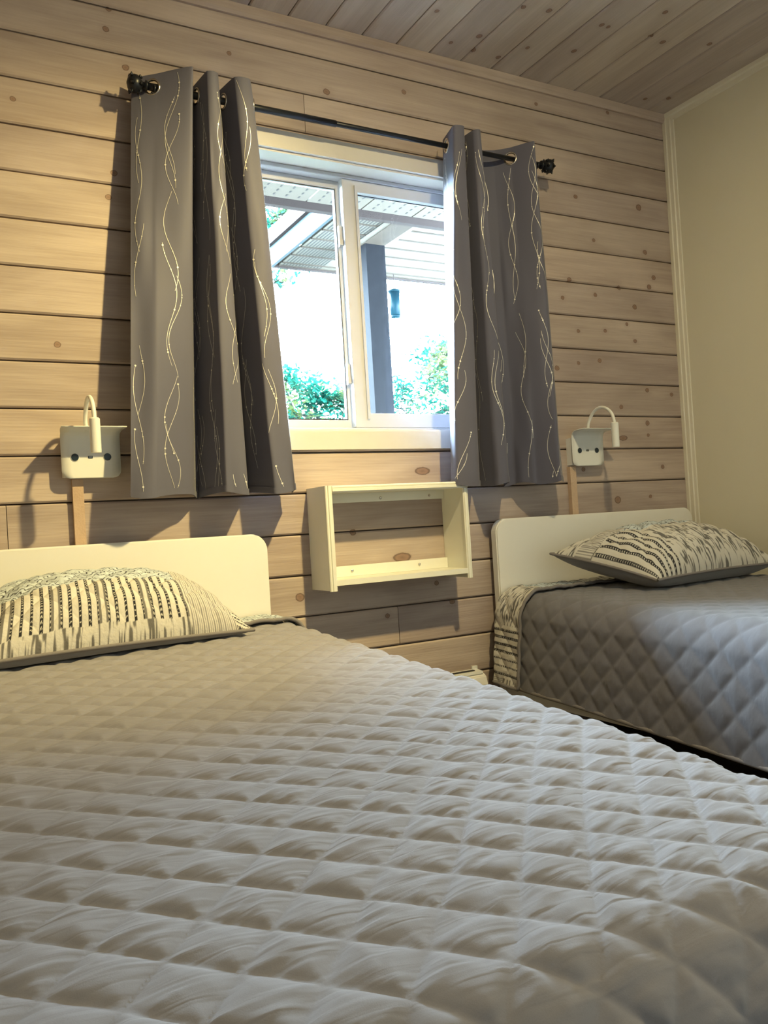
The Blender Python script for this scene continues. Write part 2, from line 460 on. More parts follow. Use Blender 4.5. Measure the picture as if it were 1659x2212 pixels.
# ------------------------------------------------------------------ window
win = empty('window_1', (-1.48, 0.07, 1.56)); tag(win, kind='structure')
cw = 0.059
def casing(x0, x1, z0, z1):
    return bx('casing', x0, x1, -0.0125, -0.0008, z0, z1, 'casing', win, bevel=0.0015)
casing(OX0 - cw, OX1 + cw, OZ1, OZ1 + cw)
casing(OX0 - cw, OX1 + cw, OZ0 - cw, OZ0)
casing(OX0 - cw, OX0, OZ0 + .0005, OZ1 - .0005)
casing(OX1, OX1 + cw, OZ0 + .0005, OZ1 - .0005)
for a in ((OX0, OX1, OZ1 - .008, OZ1 - .0003), (OX0, OX1, OZ0 + .0003, OZ0 + .008), (OX0 + .0003, OX0 + .008, OZ0 + .0085, OZ1 - .0085), (OX1 - .008, OX1 - .0003, OZ0 + .0085, OZ1 - .0085)):
    bx('jamb', a[0], a[1], -0.0006, 0.149, a[2], a[3], 'casing', win)
ix0, ix1, iz0, iz1 = OX0 + .0085, OX1 - .0085, OZ0 + .0085, OZ1 - .0085
def frame(name, x0, x1, y0, y1, z0, z1, w, mat, parent, wb=None, wt=None, wl_=None, wr_=None, bevel=0.002):
    wb = wb or w; wt = wt or w; wl_ = wl_ or w; wr_ = wr_ or w
    bm = bmesh.new()
    o_ = [(x0, z0), (x1, z0), (x1, z1), (x0, z1)]
    i_ = [(x0 + wl_, z0 + wb), (x1 - wr_, z0 + wb), (x1 - wr_, z1 - wt), (x0 + wl_, z1 - wt)]
    V = [[bm.verts.new((p_[0], y, p_[1])) for p_ in ring] for y in (y0, y1) for ring in (o_, i_)]
    for i in range(4):
        j = (i + 1) % 4
        bm.faces.new((V[0][i], V[0][j], V[1][j], V[1][i])); bm.faces.new((V[2][i], V[3][i], V[3][j], V[2][j]))
        bm.faces.new((V[0][i], V[2][i], V[2][j], V[0][j])); bm.faces.new((V[1][i], V[1][j], V[3][j], V[3][i]))
    bmesh.ops.recalc_face_normals(bm, faces=bm.faces)
    return obj(name, bm, mat, parent, bevel=bevel, seg=1)
frame('window_frame', ix0, ix1, 0.070, 0.145, iz0, iz1, 0.014, 'vinyl', win)
fx0, fx1, fz0, fz1 = ix0 + .0145, ix1 - .0145, iz0 + .0145, iz1 - .0145
# fixed right light: near plane
frame('fixed_sash', -1.507, fx1, 0.072, 0.100, fz0, fz1, 0.046, 'vinyl', win, wb=0.050, wt=0.041, wl_=0.055, wr_=0.05)
bx('stop_bead', -1.462, -1.452, 0.066, 0.0715, fz0 + .03, fz1 - .02, 'vinyl', win, bevel=0.001)
frame('gasket', -1.4515, fx1 - .0505, 0.090, 0.096, fz0 + .0505, fz1 - .0415, 0.003, 'gasket', win, bevel=0)
bx('pane', -1.448, fx1 - .055, 0.0915, 0.0945, fz0 + .054, fz1 - .045, 'glass', win)
# sliding left light: far plane
frame('sliding_sash', fx0, -1.488, 0.104, 0.132, fz0, fz1, 0.030, 'vinyl', win, wb=0.030, wt=0.026, wl_=0.04, wr_=0.030)
frame('gasket', fx0 + .0405, -1.5185, 0.106, 0.112, fz0 + .0305, fz1 - .0265, 0.0035, 'gasket', win, bevel=0)
bx('pane', fx0 + .044, -1.522, 0.1085, 0.1115, fz0 + .034, fz1 - .030, 'glass', win)
for z in (1.80, 1.325):
    lt = bx('sash_latch', -1.519, -1.508, 0.090, 0.1035, z - .035, z + .035, 'vinyl', win, bevel=0.003)
    bx('latch_catch', -1.522, -1.509, 0.084, 0.0895, z - .032, z - .014, 'vinyl', lt, bevel=0.002)

# ------------------------------------------------------------------ outdoors
SZ = 2.40
roof = empty('porch_roof', (-0.2, 1.7, SZ))
tag(roof, 'covered porch roof with white ribbed soffit and timber post, outside the window', 'roof')
# house eave: vented panels running outwards
x = -3.5
while x < 2.5:
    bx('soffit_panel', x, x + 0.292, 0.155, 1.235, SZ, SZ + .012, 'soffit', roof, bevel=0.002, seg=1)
    bm = bmesh.new()
    for i in range(4):
        xx = x + 0.05 + i * 0.064
        for j in range(22):
            yy = 0.20 + j * 0.047
            box(xx - .004, xx + .004, yy, yy + .02, SZ - .0012, SZ - .0004, bm)
    s_ = obj('vent_slots', bm, 'soffit_vent', roof); s_['kind'] = 'stuff'
    x += 0.30
bx('eave_channel', -3.5, 2.5, 1.24, 1.275, SZ - .035, SZ + .02, 'brown', roof)
# porch soffit: boards running along the house, ribbed
XP0, XP1, YP0, YP1 = -0.90, 2.6, 1.28, 2.19
y = YP0
while y < YP1 - .05:
    y1 = min(y + .142, YP1)
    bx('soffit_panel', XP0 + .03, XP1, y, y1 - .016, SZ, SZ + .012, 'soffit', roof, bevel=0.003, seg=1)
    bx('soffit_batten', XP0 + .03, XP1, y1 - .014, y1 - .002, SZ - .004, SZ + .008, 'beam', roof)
    y = y1
bm = bmesh.new()
x = XP0 + .05
while x < 0.0 - .6:
    yy = YP0
    while yy < YP1 - .05:
        box(x, x + .007, yy + .006, yy + .120, SZ - .0016, SZ - .0004, bm); yy += .142
    x += .020
s_ = obj('soffit_ribs', bm, 'soffit_vent', roof); s_['kind'] = 'stuff'
bx('fascia_board', XP0 - .02, XP0, YP0 - .005, YP1 + .02, SZ - .012, SZ + .11, 'fascia', roof, bevel=0.003)
bx('drip_edge', XP0 - .045, XP0 - .021, YP0 - .005, YP1 + .03, SZ + .10, SZ + .165, 'brown', roof, bevel=0.003)
bx('roof_deck', XP0 - .045, XP1, YP0 - .005, YP1 + .03, SZ + .166, SZ + .19, 'brown', roof)
bx('roof_deck', -3.6, 2.7, 0.155, 1.275, SZ + .15, SZ + .19, 'brown', roof)
bx('fascia_board', XP0 + .001, XP1, YP1 + .001, YP1 + .025, SZ - .012, SZ + .10, 'brown', roof, bevel=0.003)
bx('roof_beam', -0.578, -0.448, 1.29, 1.76, SZ - .016, SZ - .006, 'beam', roof)
bx('beam_trim', -0.61, -0.579, 1.29, 1.66, SZ - .012, SZ - .005, 'soffit', roof)
bx('beam_trim', -0.447, -0.415, 1.29, 1.66, SZ - .012, SZ - .005, 'soffit', roof)
bx('porch_post', -0.572, -0.450, 1.63, 1.75, -0.5, SZ - .017, 'post', roof, bevel=0.006)

fd = empty('bird_feeder', (-0.115, 2.12, 2.1))
tag(fd, 'teal tube bird feeder hanging from the porch edge beside the post', 'bird feeder')
X, Y = -0.115, 2.12
obj('tube', tube([(X, Y, 2.13), (X, Y, 2.28)], [0.032, 0.036], 20), 'feeder', fd, True)
obj('lid', tube([(X, Y, 2.281), (X, Y, 2.290), (X, Y, 2.302)], [0.044, 0.040, 0.010], 20), 'feeder', fd, True)
obj('seed_tray', tube([(X, Y, 2.115), (X, Y, 2.129)], [0.028, 0.034], 20), 'feeder', fd, True)
obj('hook', tube([(X, Y, 2.303), (X, Y, 2.35), (X + .006, Y, 2.375), (X, Y, 2.399)], 0.003, 6), 'brown', fd)

# trees: a trunk and limbs with twigs, leaves joined
def tree(base, limbs, centers, label, seed):
    r = random.Random(seed)
    t = empty('tree', base)
    tag(t, label, 'tree')
    bm = bmesh.new()
    B = Vector(base)
    for pts, r0, r1 in limbs:
        P = crom(pts, 6); n_ = len(P)
        tube([tuple(p_) for p_ in P], [r0 + (r1 - r0) * i / (n_ - 1) for i in range(n_)], 7, bm)
    leaves = []
    for (cx, cy, cz, rx, ry, rz, n_) in centers:
        hub = Vector((cx, cy, cz))
        tw = []
        for i in range(max(6, n_ // 30)):
            d = Vector((r.uniform(-1, 1) * rx, r.uniform(-1, 1) * ry, r.uniform(-.8, 1) * rz))
            e = hub + d
            tube([hub, hub + d * .5 + Vector((0, 0, -.03)), e], [.007, .005, .002], 4, bm)
            tw.append((hub, e))
        for i in range(n_):
            a, e = r.choice(tw)
            q_ = a.lerp(e, r.uniform(.35, 1.05)) + Vector((r.gauss(0, .05), r.gauss(0, .05), r.gauss(0, .045)))
            leaves.append(q_)
    obj('branch', bm, 'bark', t)
    # lobed leaf outline
    out = [(0, -.5), (.12, -.3), (.3, -.25), (.16, -.08), (.40, .05), (.17, .14), (.25, .38), (0, .55), (-.25, .38), (-.17, .14), (-.40, .05), (-.16, -.08), (-.3, -.25), (-.12, -.3)]
    verts, faces = [], []
    for q_ in leaves:
        s = r.uniform(.035, .065)
        eu = Matrix.Rotation(r.uniform(0, 6.28), 3, 'Z') @ Matrix.Rotation(r.gauss(0.5, .5), 3, 'X') @ Matrix.Rotation(r.uniform(0, 6.28), 3, 'Z')
        k0 = len(verts)
        for a, b_ in out:
            verts.append(tuple(q_ + eu @ Vector((a * s, b_ * s, .12 * s * abs(a) * 2))))
        faces.append(tuple(range(k0, k0 + len(out))))
    me = bpy.data.meshes.new('foliage'); me.from_pydata(verts, [], faces)
    fo = link('foliage', me, 'leaf', t); fo['kind'] = 'stuff'
    return t
tree((2.6, 4.6, -.5), [([(2.6, 4.6, -.5), (2.55, 4.6, 1.0), (2.3, 4.5, 1.9), (1.75, 4.4, 2.25)], .09, .02), ([(2.3, 4.5, 1.9), (1.9, 4.3, 1.95), (1.3, 4.2, 1.75), (.95, 4.1, 1.7)], .035, .01), ([(2.5, 4.6, 1.2), (1.9, 4.5, 1.5), (1.5, 4.4, 1.6)], .03, .01)],
     [(1.75, 4.3, 2.42, .35, .3, .22, 520), (1.45, 4.2, 2.18, .35, .3, .22, 480), (1.15, 4.2, 2.08, .25, .3, .2, 260), (1.75, 4.3, 2.05, .25, .3, .3, 260), (1.05, 4.1, 1.85, .3, .2, .12, 120), (1.62, 4.2, 1.82, .12, .2, .16, 170), (1.2, 4.2, 1.95, .3, .2, .1, 120), (2.1, 4.4, 2.5, .3, .3, .3, 300)],
     'leafy tree with a rising branch, seen through the right-hand window pane', 3)
tree((0.55, 4.5, -.5), [([(.55, 4.5, -.5), (.5, 4.5, .8), (.42, 4.4, 1.5), (.25, 4.3, 2.0)], .07, .012), ([(.45, 4.4, 1.4), (.1, 4.3, 1.8), (-.05, 4.2, 2.1)], .03, .008), ([(.45, 4.4, 1.3), (.75, 4.3, 1.7), (.8, 4.2, 1.95)], .03, .008)],
     [(-.02, 4.2, 2.1, .28, .3, .22, 620), (.3, 4.3, 1.95, .3, .3, .2, 760), (.62, 4.3, 1.95, .3, .3, .14, 560), (.1, 4.2, 1.8, .4, .3, .2, 620), (.55, 4.3, 1.75, .35, .3, .2, 620), (.85, 4.2, 1.85, .2, .2, .2, 240), (-.35, 4.3, 2.0, .3, .3, .3, 300)],
     'dense bushy tree low behind the left-hand window pane', 5)
tree((-1.2, 4.6, -.5), [([(-1.2, 4.6, -.5), (-1.15, 4.5, 1.5), (-.9, 4.4, 2.9), (-.35, 4.2, 3.2)], .11, .03), ([(-.9, 4.4, 2.9), (-.4, 4.2, 3.35), (.2, 4.0, 3.45), (.55, 4.0, 3.6)], .03, .012)],
     [(-.1, 4.0, 3.45, .35, .3, .22, 460), (.3, 4.0, 3.45, .3, .3, .22, 420), (-.15, 4.0, 3.12, .28, .3, .16, 300), (.12, 4.0, 3.2, .25, .2, .12, 160), (-.15, 4.0, 2.88, .14, .2, .14, 90), (.7, 4.0, 3.6, .3, .3, .2, 150), (-.5, 4.2, 3.3, .3, .3, .4, 250)],
     'tree with branches reaching above the porch fascia, top left of the window view', 9)
gr = obj('ground', box(-14, 14, 0.16, 22, -0.6, -0.5), 'ground'); tag(gr, kind='structure')

# ------------------------------------------------------------------ curtain rod
rod = empty('curtain_rod', (-1.48, -0.09, 2.09))
tag(rod, 'thin black curtain rod with caged ball finials above the window', 'curtain rod')
RZ, RY = 2.090, -0.090
obj('rod_bar', tube([(-2.195, RY, RZ), (-0.765, RY, RZ)], 0.0085, 16), 'rod', rod, True)
obj('rod_sleeve', tube([(-2.195, RY, RZ), (-1.60, RY, RZ)], 0.0105, 16), 'rod', rod, True)
for s, xf in ((-1, -2.195), (1, -0.765)):
    bm = tube([(xf, RY, RZ), (xf + s * .004, RY, RZ), (xf + s * .006, RY, RZ), (xf + s * .014, RY, RZ)], [.015, .016, .009, .010], 16)
    prof = [(0.012, .008), (.015, .013), (.020, .0205), (.028, .0250), (.037, .0262), (.046, .0225), (.052, .015), (.056, .003)]
    tube([(xf + s * a, RY, RZ) for a, r_ in prof], [r_ for a, r_ in prof], 8, bm)
    for xa, R_ in ((.020, .0215), (.044, .0245)):
        for q_ in range(6):
            t = q_ * math.pi / 3 + .3
            tube([(xf + s * xa, RY + R_ * .85 * math.cos(t), RZ + R_ * .85 * math.sin(t)), (xf + s * (xa + .002), RY + (R_ + .006) * math.cos(t), RZ + (R_ + .006) * math.sin(t))], [.007, .0012], 5, bm)
    obj('finial', bm, 'rod', rod, True)
for xb in (-2.175, -0.785):
    bm = tube([(xb, -0.001, RZ - .004), (xb, -0.006, RZ - .004)], .017, 14)
    tube([(xb, -0.005, RZ - .004), (xb, RY + .012, RZ - .008)], .005, 8, bm)
    tube([(xb, RY + .014, RZ - .002), (xb, RY + .008, RZ - .012), (xb, RY, RZ - .016), (xb, RY - .010, RZ - .010), (xb, RY - .013, RZ)], .004, 8, bm)
    obj('rod_bracket', bm, 'rod', rod, True)

# ------------------------------------------------------------------ curtains
ZT, ZB = 2.130, 0.921
class Drape:
    def __init__(s, top, bot, seed):
        s.n = 26
        s.T = crom(top, s.n, .5); s.B = crom(bot, s.n, .5)
        s.m = len(s.T); s.seed = seed
        d = np.linalg.norm(np.diff((s.T + s.B) / 2, axis=0), axis=1)
        s.arc = np.concatenate([[0], np.cumsum(d)])
    def at(s, i, k):
        """i: fractional index along, k: 0 top .. 1 bottom (arrays)"""
        i = np.clip(i, 0, s.m - 1.001); a = i.astype(int); f = (i - a)[..., None]
        T = s.T[a] * (1 - f) + s.T[a + 1] * f; B = s.B[a] * (1 - f) + s.B[a + 1] * f
        kk = k[..., None]
        w = kk ** 0.9
        P = T * (1 - w) + B * w
        nz = vnoise(i * .09 + s.seed, k * 5.0, s.seed) - .5
        rip = np.sin(i * .16 + 5.5 * k + s.seed) * .0035 * k
        y = P[..., 1] + nz * .012 * np.minimum(1, k * 3) * 1.0 + rip
        y = np.minimum(y, -0.016)
        z = ZT + (ZB - ZT) * k + .006 * k * np.sin(i * .11 + s.seed)
        return np.stack([P[..., 0] + nz * .006 * k, y, z], -1)
    def idx(s, arc): return np.interp(arc, s.arc, np.arange(s.m))
def make_curtain(top, bot, seed, label, grommets):
    D = Drape(top, bot, seed)
    root = empty('curtain', (float(np.mean([p_[0] for p_ in bot])), -0.09, ZB))
    tag(root, label, 'curtain', 'grey grommet curtains')
    nk = 180
    I, K = np.meshgrid(np.arange(0, D.m - 1 + .001, .5), np.concatenate([np.linspace(0, 0.08, 40)[:-1], np.linspace(.08, 1, nk)]), indexing='ij')
    P = D.at(I, K)
    # holes where the rod passes: crossings of the rod line
    kz = (ZT - RZ) / (ZT - ZB)
    line = D.at(np.arange(D.m - 1) * 1.0, np.full(D.m - 1, kz))
    keep = np.ones((I.shape[0] - 1, I.shape[1] - 1), bool)
    cr_ = [i for i in range(len(line) - 1) if (line[i, 1] - RY) * (line[i + 1, 1] - RY) < 0]
    ctr = (P[:-1, :-1] + P[1:, 1:]) / 2
    for i in cr_:
        c = (line[i] + line[i + 1]) / 2
        tdir = line[min(i + 3, len(line) - 1)] - line[max(i - 3, 0)]; tdir[2] = 0; tdir /= np.linalg.norm(tdir)
        d2 = np.linalg.norm(ctr - c, axis=-1)
        keep &= ~((d2 < .0185))
        # grommet ring
        bm = bmesh.new()
        R_, r_ = .0215, .0035
        u = Vector(tdir); w_ = Vector((0, 0, 1)); nn = u.cross(w_)
        path = [Vector(c) + R_ * (math.cos(t) * u + math.sin(t) * w_) for t in np.linspace(0, 2 * math.pi, 29)]
        tube(path, r_, 7, bm, caps=False)
        obj('grommet', bm, 'silver', root, True)
    cl = grid_mesh('curtain_cloth', P, 'curtain', root, keep)
    # doubled hems: a strip just proud of the cloth at the foot and the outer edges
    nrm = np.cross(np.gradient(P, axis=0), np.gradient(P, axis=1)); nrm /= np.linalg.norm(nrm, axis=-1, keepdims=True) + 1e-9
    sgn = -1.0 if nrm[..., 1].mean() > 0 else 1.0
    hem = P[:, -4:] + nrm[:, -4:] * sgn * .0022
    grid_mesh('hem', hem, 'curtain', root)
    # foil vines: thin ribbons along wavy lines with beads
    V, F = [], []
    r = random.Random(seed * 11 + 3)
    tot = D.arc[-1]
    def surf(a, k):
        ii = D.idx(np.atleast_1d(a)); kk = np.clip(np.atleast_1d(k), 0, 1)
        p0 = D.at(ii, kk); p1 = D.at(ii + .6, kk); p2 = D.at(ii, np.clip(kk + .004, 0, 1.01))
        n_ = np.cross(p1 - p0, p2 - p0); n_ /= np.linalg.norm(n_, axis=-1, keepdims=True) + 1e-12
        return p0, n_ * sgn
    a0 = .03
    while a0 < tot - .01:
        lines = [(a0 + r.uniform(-.01, .01), r.uniform(.010, .02), r.uniform(.24, .34), r.uniform(0, 6.3)) for _ in range(r.choice((2, 2, 3)))]
        for (c0, am, lam, ph) in lines:
            k0 = r.uniform(0, .12); k1 = r.uniform(.75, 1.0)
            while k0 < .97:
                k1 = min(.992, k0 + r.uniform(.14, .40))
                n_ = int((k1 - k0) * 150) + 4
                ks = np.linspace(k0, k1, n_)
                zz = ks * (ZT - ZB)
                aa = c0 + am * np.sin(2 * math.pi * zz / lam + ph) + .006 * np.sin(2 * math.pi * zz / (lam * 2.7) + ph * 2)
                aa = np.clip(aa, .004, tot - .004)
                wdt = .00045 + .00025 * np.sin(np.linspace(0, math.pi, n_))
                pl, nl = surf(aa - wdt, ks); pr_, nr = surf(aa + wdt, ks)
                b0 = len(V)
                for i in range(n_):
                    V.append(tuple(pl[i] + nl[i] * .0010)); V.append(tuple(pr_[i] + nr[i] * .0010))
                for i in range(n_ - 1):
                    if np.linalg.norm(pl[i] - pr_[i]) < .006 and np.linalg.norm(pl[i] - pl[i + 1]) < .03:
                        F.append((b0 + 2 * i, b0 + 2 * i + 1, b0 + 2 * i + 3, b0 + 2 * i + 2))
                for _ in range(int((k1 - k0) * 18) + 1):
                    j = r.randrange(n_); kk = ks[j]; a = aa[j]; R_ = r.choice((.0014, .0018, .0028))
                    ang = np.linspace(0, 2 * math.pi, 9)[:-1]
                    pc, nc = surf(a + R_ * np.cos(ang), kk + R_ * np.sin(ang) / (ZT - ZB))
                    b0 = len(V)
                    for q_ in range(8): V.append(tuple(pc[q_] + nc[q_] * .0013))
                    if np.ptp(pc, axis=0).max() < .015: F.append(tuple(range(b0, b0 + 8)))
                k0 = k1 + r.uniform(.02, .22)
        a0 += r.uniform(.075, .10)
    me = bpy.data.meshes.new('foil_vines'); me.from_pydata(V, [], F)
    o = link('foil_vine_print', me, 'foil', root); o['kind'] = 'stuff'
    return root
TL = [(-2.225, -.045), (-2.165, -.095), (-2.082, -.168), (-2.058, -.03), (-2.040, -.160), (-2.006, -.160), (-1.984, -.03), (-1.958, -.160), (-1.911, -.165), (-1.858, -.04)]
BL = [(-2.315, -.150), (-2.245, -.155), (-2.125, -.070), (-2.094, -.022), (-2.050, -.155), (-1.983, -.140), (-1.945, -.03), (-1.906, -.150), (-1.835, -.140), (-1.812, -.06)]
make_curtain(TL, BL, 3, 'grey curtain with silver vine print hanging left of the window', None)
TR = [(-1.165, -.050), (-1.190, -.155), (-1.150, -.160), (-1.118, -.03), (-1.108, -.150), (-1.083, -.160), (-1.020, -.035), (-0.950, -.05), (-0.905, -.09), (-0.855, -.165), (-0.805, -.10)]
BR = [(-1.220, -.050), (-1.259, -.140), (-1.168, -.150), (-1.110, -.03), (-1.099, -.140), (-1.044, -.150), (-0.985, -.035), (-0.935, -.055), (-0.893, -.110), (-0.830, -.160), (-0.753, -.09)]
make_curtain(TR, BR, 6, 'grey curtain with silver vine print hanging right of the window', None)

# ------------------------------------------------------------------ wall lamps with socket box
def wall_lamp(cx, cdx, label):
    t = empty('reading_lamp', (cx, 0, 0.983))
    tag(t, label, 'lamp', 'bedside reading lamps')
    bx('housing', cx - .073, cx + .073, -0.030, -0.0007, 0.988, 1.090, 'lampwhite', t, bevel=0.004)
    # front plate, rounded lower corners, curving out into a ledge
    w = .0785; bm = bmesh.new()
    prof = [(-.040, .983), (-.040, 1.085), (-.0415, 1.097), (-.047, 1.106), (-.057, 1.111), (-.078, 1.1135), (-.117, 1.1145)]
    th = .003
    nx = 28
    for side in (0, 1):
        pass
    rows = []
    zs = np.concatenate([np.linspace(0, .022, 9), [.05, .09]])
    P2 = [(-.040, .983 + z) for z in zs] + prof[2:]
    R_ = .022
    def halfw(i):
        z = P2[i][1] - .983
        if z < R_: return w - R_ + math.sqrt(max(0, R_ * R_ - (R_ - z) ** 2))
        if i >= len(P2) - 3: return w + .006 * (i - len(P2) + 4) / 3
        return w
    for lay in (0, 1):
        g = []
        for i, (y, z) in enumerate(P2):
            j0, j1 = max(i - 1, 0), min(i + 1, len(P2) - 1)
            ty, tz = P2[j1][0] - P2[j0][0], P2[j1][1] - P2[j0][1]; l_ = math.hypot(ty, tz)
            ny, nz = (tz / l_, -ty / l_)
            hw = max(halfw(i), .0565)
            g.append([bm.verts.new((cx - hw + 2 * hw * k / 6, y + lay * ny * th, z + lay * nz * th)) for k in range(7)])
        rows.append(g)
    A, B = rows; m_ = len(P2)
    for i in range(m_ - 1):
        for k in range(6):
            bm.faces.new((A[i][k], A[i][k + 1], A[i + 1][k + 1], A[i + 1][k])); bm.faces.new((B[i][k], B[i + 1][k], B[i + 1][k + 1], B[i][k + 1]))
        for k in (0, 6): bm.faces.new((A[i][k], B[i][k], B[i + 1][k], A[i + 1][k]))
    for i in (0, m_ - 1):
        for k in range(6): bm.faces.new((A[i][k], A[i][k + 1], B[i][k + 1], B[i][k]))
    bmesh.ops.recalc_face_normals(bm, faces=bm.faces)
    obj('front_plate', bm, 'lampwhite', t, True)
    bx('plate_mount', cx - .055, cx + .055, -0.0365, -0.0305, 1.0, 1.08, 'lampwhite', t)
    for dx in (-.043, .043):
        s = obj('socket_button', tube([(cx + dx, -.0402, 1.041), (cx + dx, -.0425, 1.041), (cx + dx, -.0428, 1.041)], [.0098, .0098, .0085], 24), 'socket', t)
        obj('button_rim', tube([(cx + dx + .0104 * math.cos(a), -.0412, 1.041 + .0104 * math.sin(a)) for a in np.linspace(0, 2 * math.pi, 25)], .0007, 6, caps=False), 'lampwhite', s, True)
    bx('usb_port', cx - .0085, cx - .0085 + .012, -0.0412, -0.0400, 1.0375, 1.0445, 'socket', t)
    bx('port_tongue', cx - .0065, cx + .0015, -0.0416, -0.0413, 1.0405, 1.0418, 'silver', t)
    nx_ = cx - .015
    path = crom([(nx_ + .004, -.058, 1.112), (nx_, -.066, 1.138), (nx_, -.084, 1.166), (nx_, -.112, 1.187), (nx_, -.145, 1.190), (nx_, -.176, 1.176), (nx_, -.195, 1.152), (nx_, -.202, 1.124)], 6)
    obj('gooseneck', tube([tuple(q_) for q_ in path], .0058, 12), 'lampwhite', t, True)
    obj('neck_collar', tube([(nx_ + .004, -.058, 1.1155), (nx_ + .004, -.058, 1.124)], .009, 16), 'lampwhite', t, True)
    h = obj('lamp_head', tube([(nx_, -.202, 1.127), (nx_, -.202, 1.124), (nx_, -.2015, 1.040), (nx_, -.2014, 1.0365), (nx_, -.2014, 1.0375), (nx_, -.2015, 1.047)], [.0105, .0135, .0135, .0130, .0110, .0105], 24), 'lampwhite', t)
    obj('lens', tube([(nx_, -.2015, 1.0455), (nx_, -.2015, 1.0465)], .0105, 20), 'gasket', h)
    c = bx('cable_cover', cx + cdx - .0145, cx + cdx + .0145, -0.0190, -0.0008, 0.35, 0.9825, 'pine', t, bevel=0.002)
    return t
wall_lamp(-2.393, -.036, 'white gooseneck reading lamp on a socket box left of the window')
wall_lamp(-0.577, -.062, 'white gooseneck reading lamp on a socket box right of the window')

# ------------------------------------------------------------------ open wall shelf
sh = empty('wall_shelf', (-1.475, 0, .61))
tag(sh, 'small open white wall shelf without a back, fixed between the two beds', 'shelf')
sx0, sx1, sd = -1.737, -1.212, -.140
for a, b_ in ((sx0, sx0 + .017), (sx1 - .017, sx1)):
    bx('side_panel', a, b_, sd + .008, -0.0008, .614, .934, 'shelfwhite', sh, bevel=0.001, seg=1)
bx('top_panel', sx0 + .0175, sx1 - .0175, sd + .008, -0.0008, .914, .933, 'shelfwhite', sh, bevel=0.001, seg=1)
bx('bottom_panel', sx0 + .0175, sx1 - .0175, sd + .001, -0.0008, .628, .645, 'shelfwhite', sh, bevel=0.001, seg=1)
def beadprof(x0, w, yb, d):
    # moulded strip section in (x, y)
    return [(x0, yb), (x0 + .0005, yb - d * .55), (x0 + .003, yb - d * .8), (x0 + w * .30, yb - d * .8), (x0 + w * .36, yb - d * .55), (x0 + w * .42, yb - d), (x0 + w * .82, yb - d), (x0 + w * .88, yb - d * .7), (x0 + w, yb - d * .5), (x0 + w, yb)]
pr = [(x_, y_) for x_, y_ in beadprof(sx0, .024, sd + .0075, .009)]
obj('front_moulding', prism(pr, 2, .612, .9345), 'shelfwhite', sh)
pr = [(2 * ((sx0 + sx1) / 2) - x_, y_) for x_, y_ in beadprof(sx0, .020, sd + .0075, .009)]
obj('front_moulding', prism(pr, 2, .612, .9120), 'shelfwhite', sh)
pr = [(y_, .9345 - (x_ - sx0)) for x_, y_ in beadprof(sx0, .022, sd + .0075, .009)]
obj('front_moulding', prism(pr, 0, sx0 + .0245, sx1), 'shelfwhite', sh)
rt = bx('top_rail', sx0 + .018, sx1 - .018, -0.017, -0.001, .884, .9135, 'shelfwhite', sh, bevel=0.001, seg=1)
rb = bx('bottom_rail', sx0 + .018, sx1 - .018, -0.017, -0.001, .6455, .680, 'shelfwhite', sh, bevel=0.001, seg=1)
for px, pz, pa in ((-1.48, .895, rt), (-1.29, .897, rt), (-1.60, .663, rb), (-1.345, .665, rb)):
    s = obj('screw', tube([(px, -.0172, pz), (px, -.0195, pz), (px, -.0205, pz)], [.0048, .0045, .0025], 12), 'silver', pa)

# ------------------------------------------------------------------ heater
ht = empty('baseboard_heater', (-1.5, 0, .09))
tag(ht, 'white electric wall heater low between the beds', 'heater')
pr = [(-.001, .09), (-.060, .10), (-.068, .14), (-.066, .235), (-.058, .262), (-.046, .270), (-.001, .276)]
obj('heater_body', prism(pr, 0, -1.86, -1.125), 'lacquer', ht, bevel=0.003)
bm = bmesh.new()
pr = [(-.052, .2705), (-.050, .279), (-.012, .283), (-.012, .277)]
obj('top_grille', prism(pr, 0, -1.80, -1.135), 'lampwhite', ht)
bx('grille_slot', -1.78, -1.16, -0.040, -0.026, .2815, .2835, 'gasket', ht)
bx('wall_bracket', -1.15, -1.128, -0.010, -0.001, .2765, .292, 'lampwhite', ht)

# ------------------------------------------------------------------ beds
def rounded_panel(x0, x1, y0, y1, z0, z1, r, leg=0.0, legw=0.035):
    pts = []
    def arc(cx, cz, a0, a1):
        for k in range(9):
            a = math.radians(a0 + (a1 - a0) * k / 8)
            pts.append((cx + r * math.cos(a), cz + r * math.sin(a)))
    pts.append((x0, z0)); pts.append((x1, z0))
    arc(x1 - r, z1 - r, 0, 90); arc(x0 + r, z1 - r, 90, 180)
    return prism(pts, 1, y0, y1)

def ztop(y): return 0.545 + 0.030 * y
def make_bed(x0, x1, label, inset):
    t = empty('bed', ((x0 + x1) / 2, -1.05, 0))
    tag(t, label, 'bed', 'single beds')
    obj('headboard', rounded_panel(x0, x1, -.056, -.022, .40, .801, .050), 'lacquer', t, bevel=0.004, seg=2)
    for a in (x0, x1 - .034):
        bx('leg', a, a + .034, -.056, -.022, 0, .3995, 'lacquer', t, bevel=0.004)
    for a in (x0 + .004 + inset * .6, x1 - .026 - inset):
        bx('side_rail', a, a + .022, -2.0, -.057, .175, .235, 'rail', t, bevel=0.003)
        bx('leg', a - .006, a + .034, -2.04, -2.0005, 0, .235, 'lacquer', t, bevel=0.004)
    bx('foot_rail', x0 + .04 + inset * .6, x1 - .04 - inset, -2.03, -2.0055, .175, .235, 'rail', t, bevel=0.003)
    bx('slat_base', x0 + .03 + inset * .6, x1 - .03 - inset, -1.995, -.06, .20, .23, 'rail', t)
    bm = box(x0 + .025 + inset * .6, x1 - .025 - inset, -1.93, -.062, .2355, .45)
    o = obj('mattress', bm, 'mattress', t, bevel=0.03, seg=4)
    return t
